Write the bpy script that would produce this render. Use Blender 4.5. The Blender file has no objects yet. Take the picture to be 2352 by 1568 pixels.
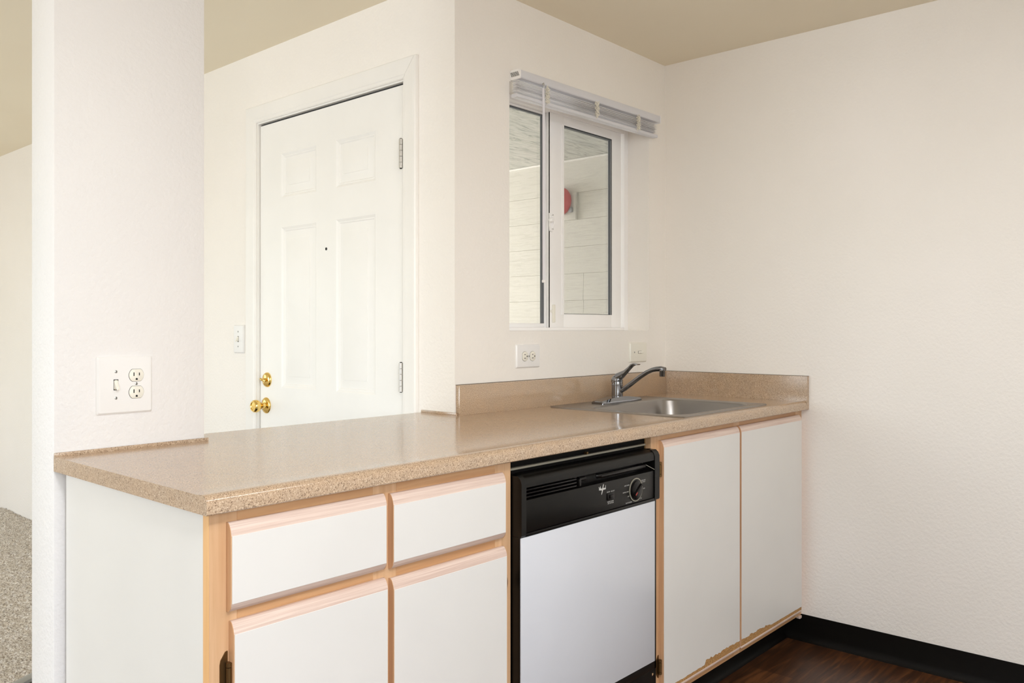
import bpy, bmesh, math, random
from mathutils import Vector, Matrix
import numpy as np
random.seed(7)
S = bpy.context.scene
COL = S.collection
PI = math.pi

# ------------------------------------------------------------------ dimensions (metres)
W, H, D = 1.298, 2.360, 0.650          # right wall x, ceiling z, counter front y = -D
ZC, ZU = 0.914, 0.882                  # countertop top / underside
XL = -1.2145                           # peninsula end
CX0, CX1, CY0, CY1 = -1.2145, -0.8595, 0.0207, 0.1553   # column
FK = -0.025                            # kitchen vinyl level (carpet is z = 0)
YF = -0.62                             # face-frame plane
YD = -0.638                            # door fronts

# ------------------------------------------------------------------ materials
MATS = {}
def nodes(name):
    m = bpy.data.materials.new(name); m.use_nodes = True
    nt = m.node_tree; b = nt.nodes['Principled BSDF']
    return m, nt, b
def srgb(r, g, b):
    f = lambda c: (c/255/12.92) if c/255 <= 0.04045 else ((c/255+0.055)/1.055)**2.4
    return (f(r), f(g), f(b), 1)
def N(nt, t, **kw):
    n = nt.nodes.new(t)
    for k, v in kw.items():
        if k in n.inputs: n.inputs[k].default_value = v
        else: setattr(n, k, v)
    return n
def pos(nt, scale=(1, 1, 1)):
    g = N(nt, 'ShaderNodeNewGeometry'); mp = N(nt, 'ShaderNodeMapping')
    mp.inputs['Scale'].default_value = scale
    nt.links.new(g.outputs['Position'], mp.inputs['Vector'])
    return mp.outputs['Vector']
def bump(nt, b, height, strength, dist):
    bp = N(nt, 'ShaderNodeBump'); bp.inputs['Strength'].default_value = strength; bp.inputs['Distance'].default_value = dist
    nt.links.new(height, bp.inputs['Height']); nt.links.new(bp.outputs['Normal'], b.inputs['Normal'])
def ramp(nt, fac, stops):
    r = N(nt, 'ShaderNodeValToRGB'); e = r.color_ramp.elements
    e[0].position, e[0].color = stops[0]; e[1].position, e[1].color = stops[-1]
    for p, c in stops[1:-1]:
        x = e.new(p); x.color = c
    nt.links.new(fac, r.inputs['Fac']); return r.outputs['Color']
def plain(name, col, rough=0.5, metal=0.0, spec=0.5, noise=None):
    """flat colour with a whisper of procedural variation and optional bump noise=(scale,strength,dist)"""
    m, nt, b = nodes(name)
    b.inputs['Roughness'].default_value = rough; b.inputs['Metallic'].default_value = metal
    b.inputs['Specular IOR Level'].default_value = spec
    n = N(nt, 'ShaderNodeTexNoise'); n.inputs['Scale'].default_value = 4; n.inputs['Detail'].default_value = 3
    nt.links.new(pos(nt), n.inputs['Vector'])
    c2 = tuple(x*0.965 for x in col[:3]) + (1,)
    nt.links.new(ramp(nt, n.outputs['Fac'], [(0.3, c2), (0.7, col)]), b.inputs['Base Color'])
    if noise:
        k = N(nt, 'ShaderNodeTexNoise'); k.inputs['Scale'].default_value = noise[0]; k.inputs['Detail'].default_value = 3
        nt.links.new(pos(nt), k.inputs['Vector']); bump(nt, b, k.outputs['Fac'], noise[1], noise[2])
    MATS[name] = m; return m
def wood(name, light, dark, axis, rough=0.42, fine=70, long=3.0, bumpk=0.15):
    m, nt, b = nodes(name); b.inputs['Roughness'].default_value = rough
    sc = [fine]*3; sc['xyz'.index(axis)] = long
    n = N(nt, 'ShaderNodeTexNoise'); n.inputs['Scale'].default_value = 1; n.inputs['Detail'].default_value = 6; n.inputs['Distortion'].default_value = 0.6
    nt.links.new(pos(nt, sc), n.inputs['Vector'])
    n2 = N(nt, 'ShaderNodeTexNoise'); n2.inputs['Scale'].default_value = 1; n2.inputs['Detail'].default_value = 3
    nt.links.new(pos(nt, [s*0.22 for s in sc]), n2.inputs['Vector'])
    mx = N(nt, 'ShaderNodeMix', data_type='FLOAT'); mx.inputs[0].default_value = 0.45
    nt.links.new(n.outputs['Fac'], mx.inputs[2]); nt.links.new(n2.outputs['Fac'], mx.inputs[3])
    nt.links.new(ramp(nt, mx.outputs[0], [(0.32, dark), (0.66, light)]), b.inputs['Base Color'])
    bump(nt, b, n.outputs['Fac'], bumpk, 0.001)
    MATS[name] = m; return m

def mottled(name, c1, c2, scale, rough, noise, detail=3):
    m, nt, b = nodes(name); b.inputs['Roughness'].default_value = rough
    n = N(nt, 'ShaderNodeTexNoise'); n.inputs['Scale'].default_value = scale; n.inputs['Detail'].default_value = detail
    nt.links.new(pos(nt), n.inputs['Vector'])
    nt.links.new(ramp(nt, n.outputs['Fac'], [(0.35, c1), (0.65, c2)]), b.inputs['Base Color'])
    k = N(nt, 'ShaderNodeTexNoise'); k.inputs['Scale'].default_value = noise[0]; k.inputs['Detail'].default_value = 2
    nt.links.new(pos(nt), k.inputs['Vector']); bump(nt, b, k.outputs['Fac'], noise[1], noise[2])
    MATS[name] = m; return m

WALLC = srgb(238, 230, 216)
m_wall = mottled('wall_paint', srgb(243, 239, 233), srgb(246, 242, 237), 1.5, 0.55, (95, 0.5, 0.003))
m_wall2 = mottled('column_paint', srgb(231, 229, 228), srgb(235, 233, 232), 1.5, 0.55, (95, 0.55, 0.003))
m_ceil = mottled('ceiling_paint', srgb(238, 228, 206), srgb(241, 232, 211), 1.2, 0.8, (120, 0.15, 0.0015))
m_door = plain('door_enamel', srgb(246, 245, 242), 0.38)
m_trim = plain('trim_enamel', srgb(245, 243, 239), 0.35)
m_vinyl = plain('window_vinyl', srgb(251, 250, 250), 0.32)
m_lam = plain('white_laminate', srgb(227, 225, 221), 0.36)
m_dwp = plain('dishwasher_enamel', srgb(212, 214, 220), 0.25)
m_plate = plain('plate_plastic', srgb(240, 239, 238), 0.3)
m_socket = plain('socket_plastic', srgb(240, 237, 226), 0.35)
m_slot = plain('slot_dark', srgb(18, 16, 14), 0.6)
m_black = plain('black_plastic', srgb(9, 8, 7), 0.34, spec=0.32)
m_black2 = plain('black_gloss', srgb(7, 6, 6), 0.28, spec=0.35)
m_blackm = plain('black_cove_vinyl', srgb(9, 7, 5), 0.5, spec=0.2)
m_letter = plain('panel_lettering', srgb(215, 213, 208), 0.5)
m_red = plain('red_mark', srgb(190, 60, 50), 0.5)
m_bell = plain('bell_red', srgb(196, 62, 66), 0.4)
m_galv = plain('galvanised_metal', srgb(150, 152, 158), 0.4, 0.6)
m_sideblk = plain('dishwasher_side', srgb(10, 8, 6), 0.7, spec=0.2)
m_strip = plain('metal_strip', srgb(150, 146, 132), 0.45, 0.3)
m_chrome = plain('chrome', srgb(146, 147, 150), 0.09, 1.0)
m_brass = plain('polished_brass', srgb(242, 208, 126), 0.14, 1.0)
m_antique = plain('antique_brass', srgb(118, 92, 58), 0.36, 0.9)
m_nickel = plain('hinge_metal', srgb(196, 192, 186), 0.35, 0.7)
m_screw = plain('screw_metal', srgb(190, 190, 186), 0.35, 0.7)
m_blind = plain('blind_vinyl', srgb(222, 223, 229), 0.4)
m_slat = plain('blind_slat', srgb(240, 239, 240), 0.4)
m_cord = plain('blind_cord', srgb(236, 232, 220), 0.8)
m_gasket = plain('glazing_gasket', srgb(96, 100, 104), 0.5)
m_gapstrip = plain('gap_strip_black', srgb(22, 22, 23), 0.7)  # near-black for the strips that draw dark lines at door and sash
m_porchfl = plain('porch_concrete', srgb(190, 188, 180), 0.8, noise=(60, 0.2, 0.003))
m_thresh = plain('threshold_vinyl', srgb(150, 150, 146), 0.35)
m_entry = plain('entry_vinyl', srgb(58, 44, 38), 0.35)
m_caulk = plain('gap_caulk', srgb(120, 108, 92), 0.7)
m_core = mottled('particleboard', srgb(150, 108, 62), srgb(196, 152, 96), 260, 0.8, (300, 0.5, 0.001))

m_stile = wood('maple_vertical', srgb(221, 183, 144), srgb(196, 152, 111), 'z')
m_rail = wood('maple_horizontal', srgb(211, 167, 123), srgb(180, 131, 89), 'x')
m_edge = wood('maple_edge', srgb(236, 190, 134), srgb(222, 168, 104), 'z')
m_pull = wood('oak_pull_rail', srgb(230, 211, 198), srgb(194, 165, 151), 'x', fine=420, long=6)
m_side = wood('oak_door_edge', srgb(214, 173, 134), srgb(190, 145, 107), 'z', fine=170, long=4)

# speckled laminate
def m_counter_make(name, dark, mid, light, rough):
    m, nt, b = nodes(name)
    b.inputs['Roughness'].default_value = rough; b.inputs['Specular IOR Level'].default_value = 1.0
    n = N(nt, 'ShaderNodeTexNoise'); n.inputs['Scale'].default_value = 450; n.inputs['Detail'].default_value = 2.0; n.inputs['Roughness'].default_value = 0.6
    nt.links.new(pos(nt), n.inputs['Vector'])
    c = ramp(nt, n.outputs['Fac'], [(0.34, dark), (0.44, mid), (0.56, mid), (0.68, light)])
    n2 = N(nt, 'ShaderNodeTexNoise'); n2.inputs['Scale'].default_value = 26; n2.inputs['Detail'].default_value = 3
    nt.links.new(pos(nt), n2.inputs['Vector'])
    tint = ramp(nt, n2.outputs['Fac'], [(0.35, (0.94, 0.95, 0.96, 1)), (0.65, (1.0, 0.985, 0.96, 1))])
    mx = N(nt, 'ShaderNodeMix', data_type='RGBA', blend_type='MULTIPLY'); mx.inputs[0].default_value = 1
    nt.links.new(c, mx.inputs[6]); nt.links.new(tint, mx.inputs[7])
    nt.links.new(mx.outputs[2], b.inputs['Base Color'])
    bump(nt, b, n.outputs['Fac'], 0.02, 0.0003)
    MATS[name] = m; return m
m_counter = m_counter_make('speckled_laminate', srgb(116, 92, 73), srgb(188, 162, 135), srgb(218, 196, 171), 0.16)

def steel():
    m, nt, b = nodes('brushed_steel')
    b.inputs['Metallic'].default_value = 1; b.inputs['Base Color'].default_value = srgb(158, 154, 150)
    n = N(nt, 'ShaderNodeTexNoise'); n.inputs['Scale'].default_value = 1; n.inputs['Detail'].default_value = 4
    nt.links.new(pos(nt, (20, 700, 700)), n.inputs['Vector'])
    r = N(nt, 'ShaderNodeMapRange'); r.inputs['To Min'].default_value = 0.24; r.inputs['To Max'].default_value = 0.38
    nt.links.new(n.outputs['Fac'], r.inputs['Value']); nt.links.new(r.outputs['Result'], b.inputs['Roughness'])
    bump(nt, b, n.outputs['Fac'], 0.03, 0.0003)
    return m
m_steel = steel()

def floor_planks():
    m, nt, b = nodes('dark_plank_vinyl')
    b.inputs['Roughness'].default_value = 0.38
    br = N(nt, 'ShaderNodeTexBrick'); br.offset = 0.37
    br.inputs['Scale'].default_value = 1; br.inputs['Brick Width'].default_value = 0.92; br.inputs['Row Height'].default_value = 0.15
    br.inputs['Mortar Size'].default_value = 0.0012; br.inputs['Mortar Smooth'].default_value = 0.3
    br.inputs['Color1'].default_value = (0.35, 0.35, 0.35, 1); br.inputs['Color2'].default_value = (0.75, 0.75, 0.75, 1); br.inputs['Mortar'].default_value = (0, 0, 0, 1)
    nt.links.new(pos(nt), br.inputs['Vector'])
    n = N(nt, 'ShaderNodeTexNoise'); n.inputs['Scale'].default_value = 1; n.inputs['Detail'].default_value = 7; n.inputs['Distortion'].default_value = 1.4
    nt.links.new(pos(nt, (4, 38, 38)), n.inputs['Vector'])
    mx = N(nt, 'ShaderNodeMix', data_type='FLOAT'); mx.inputs[0].default_value = 0.72
    nt.links.new(br.outputs['Color'], mx.inputs[2]); nt.links.new(n.outputs['Fac'], mx.inputs[3])
    nt.links.new(ramp(nt, mx.outputs[0], [(0.30, srgb(34, 20, 12)), (0.5, srgb(70, 42, 24)), (0.68, srgb(112, 72, 42))]), b.inputs['Base Color'])
    bump(nt, b, n.outputs['Fac'], 0.12, 0.001)
    return m
m_floor = floor_planks()

def siding():
    m, nt, b = nodes('porch_siding_paint'); b.inputs['Roughness'].default_value = 0.6
    n = N(nt, 'ShaderNodeTexNoise'); n.inputs['Scale'].default_value = 1; n.inputs['Detail'].default_value = 5; n.inputs['Distortion'].default_value = 1.8
    nt.links.new(pos(nt, (20, 5, 70)), n.inputs['Vector'])
    nt.links.new(ramp(nt, n.outputs['Fac'], [(0.36, srgb(206, 203, 194)), (0.5, srgb(215, 212, 204))]), b.inputs['Base Color'])
    bump(nt, b, n.outputs['Fac'], 0.35, 0.003)
    return m
m_siding = siding()
def soffit():
    m, nt, b = nodes('rough_soffit_plywood'); b.inputs['Roughness'].default_value = 0.75
    n = N(nt, 'ShaderNodeTexNoise'); n.inputs['Scale'].default_value = 1; n.inputs['Detail'].default_value = 7; n.inputs['Distortion'].default_value = 2.2; n.inputs['Roughness'].default_value = 0.62
    nt.links.new(pos(nt, (5, 26, 10)), n.inputs['Vector'])
    nt.links.new(ramp(nt, n.outputs['Fac'], [(0.28, srgb(112, 114, 109)), (0.42, srgb(178, 179, 172)), (0.56, srgb(203, 202, 195))]), b.inputs['Base Color'])
    bump(nt, b, n.outputs['Fac'], 0.3, 0.003)
    return m
m_soffit = soffit()
def carpet():
    m, nt, b = nodes('carpet_pile'); b.inputs['Roughness'].default_value = 0.95; b.inputs['Specular IOR Level'].default_value = 0.1
    n = N(nt, 'ShaderNodeTexNoise'); n.inputs['Scale'].default_value = 150; n.inputs['Detail'].default_value = 3
    nt.links.new(pos(nt), n.inputs['Vector'])
    nt.links.new(ramp(nt, n.outputs['Fac'], [(0.34, srgb(160, 148, 136)), (0.5, srgb(212, 204, 194)), (0.68, srgb(244, 239, 231))]), b.inputs['Base Color'])
    bump(nt, b, n.outputs['Fac'], 0.8, 0.006)
    return m
m_carpet = carpet()
def glass(name, tint):
    m, nt, b = nodes(name)
    nt.nodes.remove(b); out = nt.nodes['Material Output']
    tr = N(nt, 'ShaderNodeBsdfTransparent'); tr.inputs['Color'].default_value = tint
    gl = N(nt, 'ShaderNodeBsdfGlossy'); gl.inputs['Roughness'].default_value = 0.0
    lw = N(nt, 'ShaderNodeLayerWeight'); pw = N(nt, 'ShaderNodeMath', operation='POWER'); pw.inputs[1].default_value = 5.0
    ml = N(nt, 'ShaderNodeMath', operation='MULTIPLY_ADD'); ml.inputs[1].default_value = 0.95; ml.inputs[2].default_value = 0.045
    nt.links.new(lw.outputs['Facing'], pw.inputs[0]); nt.links.new(pw.outputs[0], ml.inputs[0])
    mx = N(nt, 'ShaderNodeMixShader')
    nt.links.new(ml.outputs[0], mx.inputs[0]); nt.links.new(tr.outputs[0], mx.inputs[1]); nt.links.new(gl.outputs[0], mx.inputs[2])
    nt.links.new(mx.outputs[0], out.inputs['Surface'])
    return m
def screen():
    m, nt, b = nodes('insect_mesh'); b.inputs['Base Color'].default_value = srgb(120, 122, 120); b.inputs['Roughness'].default_value = 0.8
    out = nt.nodes['Material Output']; tr = N(nt, 'ShaderNodeBsdfTransparent'); mx = N(nt, 'ShaderNodeMixShader'); mx.inputs[0].default_value = 0.14
    nt.links.new(tr.outputs[0], mx.inputs[1]); nt.links.new(b.outputs[0], mx.inputs[2]); nt.links.new(mx.outputs[0], out.inputs['Surface'])
    return m
m_screen = screen()
m_glass = glass('window_glass', (0.955, 0.96, 0.955, 1))
m_wand = plain('milky_wand', srgb(232, 231, 238), 0.2)

# ------------------------------------------------------------------ mesh helpers
def B(): return bmesh.new()
def box(bm, x0, x1, y0, y1, z0, z1, bev=0.0, seg=2):
    x0, x1 = min(x0, x1), max(x0, x1); y0, y1 = min(y0, y1), max(y0, y1); z0, z1 = min(z0, z1), max(z0, z1)
    v = [bm.verts.new((x, y, z)) for x in (x0, x1) for y in (y0, y1) for z in (z0, z1)]
    F = [(0,1,3,2),(4,6,7,5),(0,4,5,1),(2,3,7,6),(0,2,6,4),(1,5,7,3)]
    fs = [bm.faces.new([v[i] for i in f]) for f in F]
    if bev > 0:
        es = list({e for f in fs for e in f.edges})
        bmesh.ops.bevel(bm, geom=es, offset=bev, segments=seg, affect='EDGES', profile=0.5)
    return fs
def P3(axis, a, p):
    if axis == 'x': return (a, p[0], p[1])
    if axis == 'y': return (p[0], a, p[1])
    return (p[0], p[1], a)
def prism(bm, poly, axis, a, b):
    A = [bm.verts.new(P3(axis, a, p)) for p in poly]; Bv = [bm.verts.new(P3(axis, b, p)) for p in poly]
    n = len(poly)
    for i in range(n): bm.faces.new((A[i], A[(i+1) % n], Bv[(i+1) % n], Bv[i]))
    bm.faces.new(A[::-1]); bm.faces.new(Bv)
def loft(bm, rings, caps=True, closed=True):
    R = [[bm.verts.new(p) for p in r] for r in rings]; n = len(R[0])
    for a, b in zip(R, R[1:]):
        for i in range(n if closed else n-1): bm.faces.new((a[i], a[(i+1) % n], b[(i+1) % n], b[i]))
    if caps: bm.faces.new(R[0][::-1]); bm.faces.new(R[-1])
    return R
def tube(bm, pts, r, seg=10, caps=True, squash=None):
    pts = [Vector(p) for p in pts]; rs = r if isinstance(r, (list, tuple)) else [r]*len(pts)
    t0 = (pts[1]-pts[0]).normalized(); up = Vector((0, 0, 1)) if abs(t0.z) < 0.9 else Vector((0, 1, 0))
    nrm = (up - t0*up.dot(t0)).normalized(); rings = []
    for i, p in enumerate(pts):
        t = (pts[min(i+1, len(pts)-1)] - pts[max(i-1, 0)]).normalized()
        nrm = (nrm - t*nrm.dot(t)).normalized(); bn = t.cross(nrm)
        s = squash[i] if squash else 1.0
        rings.append([p + (nrm*math.cos(2*PI*k/seg)*s + bn*math.sin(2*PI*k/seg))*rs[i] for k in range(seg)])
    loft(bm, rings, caps)
def lathe(bm, prof, origin, axis=(0, 0, 1), seg=28):
    o = Vector(origin); ax = Vector(axis).normalized()
    u = ax.orthogonal().normalized(); v = ax.cross(u)
    rings = [[o + ax*h + (u*math.cos(2*PI*k/seg) + v*math.sin(2*PI*k/seg))*max(r, 1e-5) for k in range(seg)] for r, h in prof]
    loft(bm, rings, True)
def rrect(x0, x1, y0, y1, r, n=6):
    out = []
    for cx, cy, a in ((x1-r, y1-r, 0), (x0+r, y1-r, 90), (x0+r, y0+r, 180), (x1-r, y0+r, 270)):
        for k in range(n+1):
            t = math.radians(a + 90*k/n); out.append((cx + r*math.cos(t), cy + r*math.sin(t)))
    return out
def root_loc(o):
    v = Vector((0, 0, 0))
    while o: v += o.location; o = o.parent
    return v
def obj(name, bm, mat, parent=None, ang=35, label=None, flip=True):
    if flip: bmesh.ops.recalc_face_normals(bm, faces=bm.faces)
    me = bpy.data.meshes.new(name)
    off = root_loc(parent) if parent else None
    if off is None:
        xs = [v.co for v in bm.verts]
        lo = Vector([min(c[i] for c in xs) for i in range(3)]); hi = Vector([max(c[i] for c in xs) for i in range(3)])
        off = Vector(((lo.x+hi.x)/2, (lo.y+hi.y)/2, lo.z))
    bmesh.ops.translate(bm, verts=bm.verts, vec=-off)
    bm.to_mesh(me); bm.free(); me.shade_smooth(); me.set_sharp_from_angle(angle=math.radians(ang))
    if isinstance(mat, (list, tuple)):
        for m in mat: me.materials.append(m)
    else: me.materials.append(mat)
    o = bpy.data.objects.new(name, me); COL.objects.link(o)
    if parent: o.parent = parent
    else: o.location = off
    if label: o['label'] = label
    return o
def thing(name, label, cat, loc, group=None, kind=None):
    o = bpy.data.objects.new(name, None); COL.objects.link(o); o.location = loc
    o.empty_display_size = 0.05; o['label'] = label; o['category'] = cat
    if group: o['group'] = group
    if kind: o['kind'] = kind
    return o
def struct(name, bm, mat, label, cat):
    o = obj(name, bm, mat); o['kind'] = 'structure'; o['label'] = label; o['category'] = cat; return o
def tag(o, label, cat, group=None, kind=None):
    o['label'] = label; o['category'] = cat
    if group: o['group'] = group
    if kind: o['kind'] = kind
    return o

# ------------------------------------------------------------------ room shell
WX0, WX1, WZ0, WZ1 = 0.2675, 1.168, 1.1897, 2.066     # window opening
RX0, RY0, RY1 = -5.0, -3.6, 5.6                        # far left wall, wall behind camera, far wall
bm = B()
box(bm, 0, WX0, 0, 0.15, FK-0.03, H); box(bm, WX1, W+0.12, 0, 0.15, FK-0.03, H)
box(bm, WX0, WX1, 0, 0.15, FK-0.03, WZ0); box(bm, WX0, WX1, 0, 0.15, WZ1, H)
struct('wall_back', bm, m_wall, 'cream textured kitchen wall with the window above the sink', 'wall')
DY0, DY1, DZT = 0.2564, 1.176, 2.0483                 # door leaf
JG = 0.004
bm = B()
box(bm, 0, 0.12, 0.15, DY0-0.022, FK-0.03, H); box(bm, 0, 0.12, DY1+0.022, RY1, FK-0.03, H)
box(bm, 0, 0.12, DY0-0.022, DY1+0.022, DZT+0.026, H)
struct('wall_entry', bm, m_wall, 'white wall that holds the entry door', 'wall')
bm = B(); box(bm, W, W+0.12, RY0, 0.0, FK-0.03, H)
struct('wall_right', bm, m_wall, 'bare cream wall at the right end of the sink counter', 'wall')
bm = B()
box(bm, RX0-0.12, RX0, RY0, 0.0, -0.06, H); box(bm, RX0-0.12, RX0, 3.6, RY1, -0.06, H)
box(bm, RX0-0.12, RX0, 0.0, 3.6, 2.10, H); box(bm, RX0-0.12, RX0, 0.0, 3.6, -0.06, 0.10)
struct('wall_left', bm, m_wall, 'living room wall with the wide patio window, out of frame', 'wall')
bm = B()
box(bm, RX0-0.12, -3.9, RY0-0.12, RY0, -0.06, H); box(bm, -1.3, W+0.12, RY0-0.12, RY0, -0.06, H)
box(bm, -3.9, -1.3, RY0-0.12, RY0, 2.10, H); box(bm, -3.9, -1.3, RY0-0.12, RY0, -0.06, 0.95)
struct('wall_front', bm, m_wall, 'dining wall behind the camera with a window', 'wall')
bm = B(); box(bm, RX0-0.12, -4.25, RY1, RY1+0.12, -0.06, H); box(bm, -1.75, 0.12, RY1, RY1+0.12, -0.06, H)
box(bm, -4.25, -1.75, RY1, RY1+0.12, -0.06, 0.5); box(bm, -4.25, -1.75, RY1, RY1+0.12, 2.15, H)  # opening cut in this unseen wall to admit the added far fill
struct('wall_far', bm, m_wall, 'far wall of the carpeted living room', 'wall')
bm = B(); box(bm, RX0-0.12, W+0.12, RY0-0.12, 0.15, H, H+0.12); box(bm, RX0-0.12, 0.12, 0.15, RY1+0.12, H, H+0.12)
struct('ceiling', bm, m_ceil, 'flat beige painted ceiling', 'ceiling')
bm = B()
box(bm, CX0, CX1, CY0, CY1, FK-0.03, H, 0.004, 2); box(bm, CX1-0.002, 0.0, CY0, CY1, FK-0.03, ZU-0.001)
struct('wall_partition', bm, m_wall2, 'white textured column and half wall at the end of the peninsula counter', 'wall')
bm = B(); box(bm, RX0, W, RY0, CY0, FK-0.05, FK)
struct('floor', bm, m_floor, 'dark brown wood-look plank kitchen floor', 'floor')
# carpet: real relief where the photo sees it, plain slab elsewhere
bm = B(); box(bm, RX0, 0, 1.9, RY1, -0.06, -0.012); box(bm, RX0, -1.25, CY0, 1.9, -0.06, -0.012); box(bm, -1.25, 0, CY1, 1.9, -0.06, -0.012)
struct('floor_carpet_base', bm, m_carpet, 'living room floor under the carpet', 'floor')

def carpet_mesh():
    rng = np.random.default_rng(3)
    xs = np.arange(-1.75, 0.0, 0.0065); ys = np.arange(1.0, 4.7, 0.0065)
    X, Y = np.meshgrid(xs, ys, indexing='ij'); nx, ny = X.shape
    def sm(a, k):
        for ax in (0, 1):
            c = np.zeros_like(a)
            for s in range(-k, k+1): c += np.roll(a, s, ax)
            a = c/(2*k+1)
        return a
    r = rng.normal(size=X.shape); Z = r*0.0022 + sm(rng.normal(size=X.shape), 1)*0.008 + sm(rng.normal(size=X.shape), 12)*0.05
    X2 = X + rng.normal(size=X.shape)*0.0016; Y2 = Y + rng.normal(size=X.shape)*0.0016
    co = np.stack([X2, Y2, Z - 0.003], -1).reshape(-1, 3)
    i = np.arange(nx*ny).reshape(nx, ny)
    q = np.stack([i[:-1, :-1], i[1:, :-1], i[1:, 1:], i[:-1, 1:]], -1).reshape(-1, 4)
    # clip away the vinyl entry pad near the door
    cx = co[q].mean(1); a = np.array([-0.915, 1.1636]); d = np.array([0.0412, 0.023])
    side = (cx[:, 0]-a[0])*d[1] - (cx[:, 1]-a[1])*d[0]     # >0 : door side of the line
    q = q[side < 0.0]
    me = bpy.data.meshes.new('carpet'); me.vertices.add(len(co)); me.vertices.foreach_set('co', co.ravel())
    me.loops.add(q.size); me.loops.foreach_set('vertex_index', q.ravel().astype(np.int32))
    me.polygons.add(len(q)); me.polygons.foreach_set('loop_start', (np.arange(len(q))*4).astype(np.int32))
    me.update(calc_edges=True); me.validate(); me.shade_smooth(); me.materials.append(m_carpet)
    o = bpy.data.objects.new('carpet', me); COL.objects.link(o); return o
tag(carpet_mesh(), 'grey beige textured carpet pile beyond the column', 'carpet', kind='stuff')
# entry vinyl pad and curved threshold
d = Vector((0.0412, 0.023, 0)).normalized(); a0 = Vector((-0.915, 1.1636, 0)) - d*0.45; a1 = Vector((-0.915, 1.1636, 0)) + d*0.9
bm = B(); prism(bm, [(a0.x, CY1+0.001), (-0.0, CY1+0.001), (-0.0, a1.y), (a1.x, a1.y), (a0.x, a0.y)], 'z', -0.012, -0.006)
struct('floor_entry', bm, m_entry, 'dark entry floor patch inside the door', 'floor')
bm = B(); nn = Vector((-d.y, d.x, 0)); rings = []
for p in (a0, a1):
    rings.append([p + nn*s*0.019 + Vector((0, 0, h)) for s, h in ((-1, -0.006), (-0.8, 0.003), (0, 0.008), (0.8, 0.006), (1, -0.006))])
loft(bm, rings)
struct('trim_1', bm, m_thresh, 'grey threshold strip where carpet meets the entry floor', 'threshold')
# cove baseboard, right wall
bm = B()
cove = [(W-0.001, FK+0.102), (W-0.004, FK+0.102), (W-0.0045, FK+0.03), (W-0.007, FK+0.014), (W-0.013, FK+0.004), (W-0.019, FK), (W-0.001, FK)]
prism(bm, cove, 'y', RY0+0.001, -0.548)
struct('baseboard_right', bm, m_blackm, 'black vinyl cove baseboard along the right wall', 'baseboard')

# ------------------------------------------------------------------ porch outside
PX, PZ = 2.2, 2.245
bm = B(); z0 = -0.1; first = 1.374 - 0.1655*9
joints = {0: 1.119, 1: 1.119, 4: 1.95, 5: 0.62, 7: 2.4, 8: 1.119, 9: 1.119, 10: 1.9, 12: 0.7}
for k in range(15):
    za = first + 0.1655*k; zb = min(za + 0.1655 - 0.0009, PZ-0.001)
    if za > PZ-0.07: break
    if za > PZ-0.24: zb = PZ-0.001
    pts = [(PX+0.02, za), (PX-0.012, za), (PX-0.006, zb), (PX+0.02, zb)]
    j = joints.get(k)
    segs = [(-0.6, 5.0)] if j is None else [(-0.6, j-0.0009), (j+0.0009, 5.0)]
    for s0, s1 in segs: prism(bm, pts, 'y', s0, s1)
box(bm, PX+0.02, PX+0.1, -0.6, 5.0, -0.2, PZ)
struct('wall_porch', bm, m_siding, 'pale lap siding wall across the porch, seen through the window', 'wall')
bm = B(); ys = [(0.15, 1.1035), (1.1065, 2.3235), (2.3265, 5.0)]
for s0, s1 in ys: box(bm, 0.12, PX, s0, s1, PZ, PZ+0.1)
box(bm, W+0.12, PX, -0.6, 0.15, PZ, PZ+0.1); box(bm, 0.12, PX, 0.15, 5.0, PZ+0.004, PZ+0.1)
struct('ceiling_porch', bm, m_soffit, 'rough grey plywood porch soffit above the siding', 'ceiling')
bm = B(); box(bm, PX-0.02, PX-0.0005, -0.6, 5.0, PZ-0.011, PZ-0.001, 0.002)
struct('trim_2', bm, m_trim, 'thin pale trim strip where siding meets the soffit', 'trim')
bm = B(); box(bm, 0.12, PX, -0.6, 5.0, -0.2, -0.08)
struct('floor_porch', bm, m_porchfl, 'porch slab outside the window', 'floor')
t = thing('alarm_bell', 'round red alarm bell on a square plate on the porch siding', 'bell', (PX-0.014, 1.262, 1.87))
bm = B(); box(bm, PX-0.034, PX-0.0085, 1.160, 1.365, 1.868, 2.034, 0.003); obj('back_box', bm, m_siding, t, label='pale square mounting plate')
bm = B(); c = (PX-0.034, 1.268, 1.985)
lathe(bm, [(0.02, 0.0), (0.02, 0.016), (0.088, 0.016), (0.0885, 0.02), (0.086, 0.028), (0.074, 0.042), (0.05, 0.052), (0.02, 0.056), (0.001, 0.0565)], c, (-1, 0, 0), 40)
obj('gong', bm, m_bell, t, label='red bell dome')
bm = B(); box(bm, PX-0.052, PX-0.033, 1.178, 1.202, 1.912, 1.945, 0.006)
obj('striker', bm, m_galv, t, label='grey metal striker housing')

# ------------------------------------------------------------------ window
win = thing('window_1', 'white vinyl sliding window with sunken jamb above the sink', 'window', (0.72, 0.10, WZ0), kind='structure')
fy0, fy1 = 0.106, 0.149
bm = B(); fw = 0.03
box(bm, WX0, WX0+fw, fy0, fy1, WZ0, WZ1, 0.0015); box(bm, WX1-fw, WX1, fy0, fy1, WZ0, WZ1, 0.0015)
box(bm, WX0+fw, WX1-fw, fy0, fy1, WZ0, WZ0+0.0125, 0.0015); box(bm, WX0+fw, WX1-fw, fy0, fy1, 2.046, WZ1, 0.0015)
obj('frame', bm, m_vinyl, win)
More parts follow.
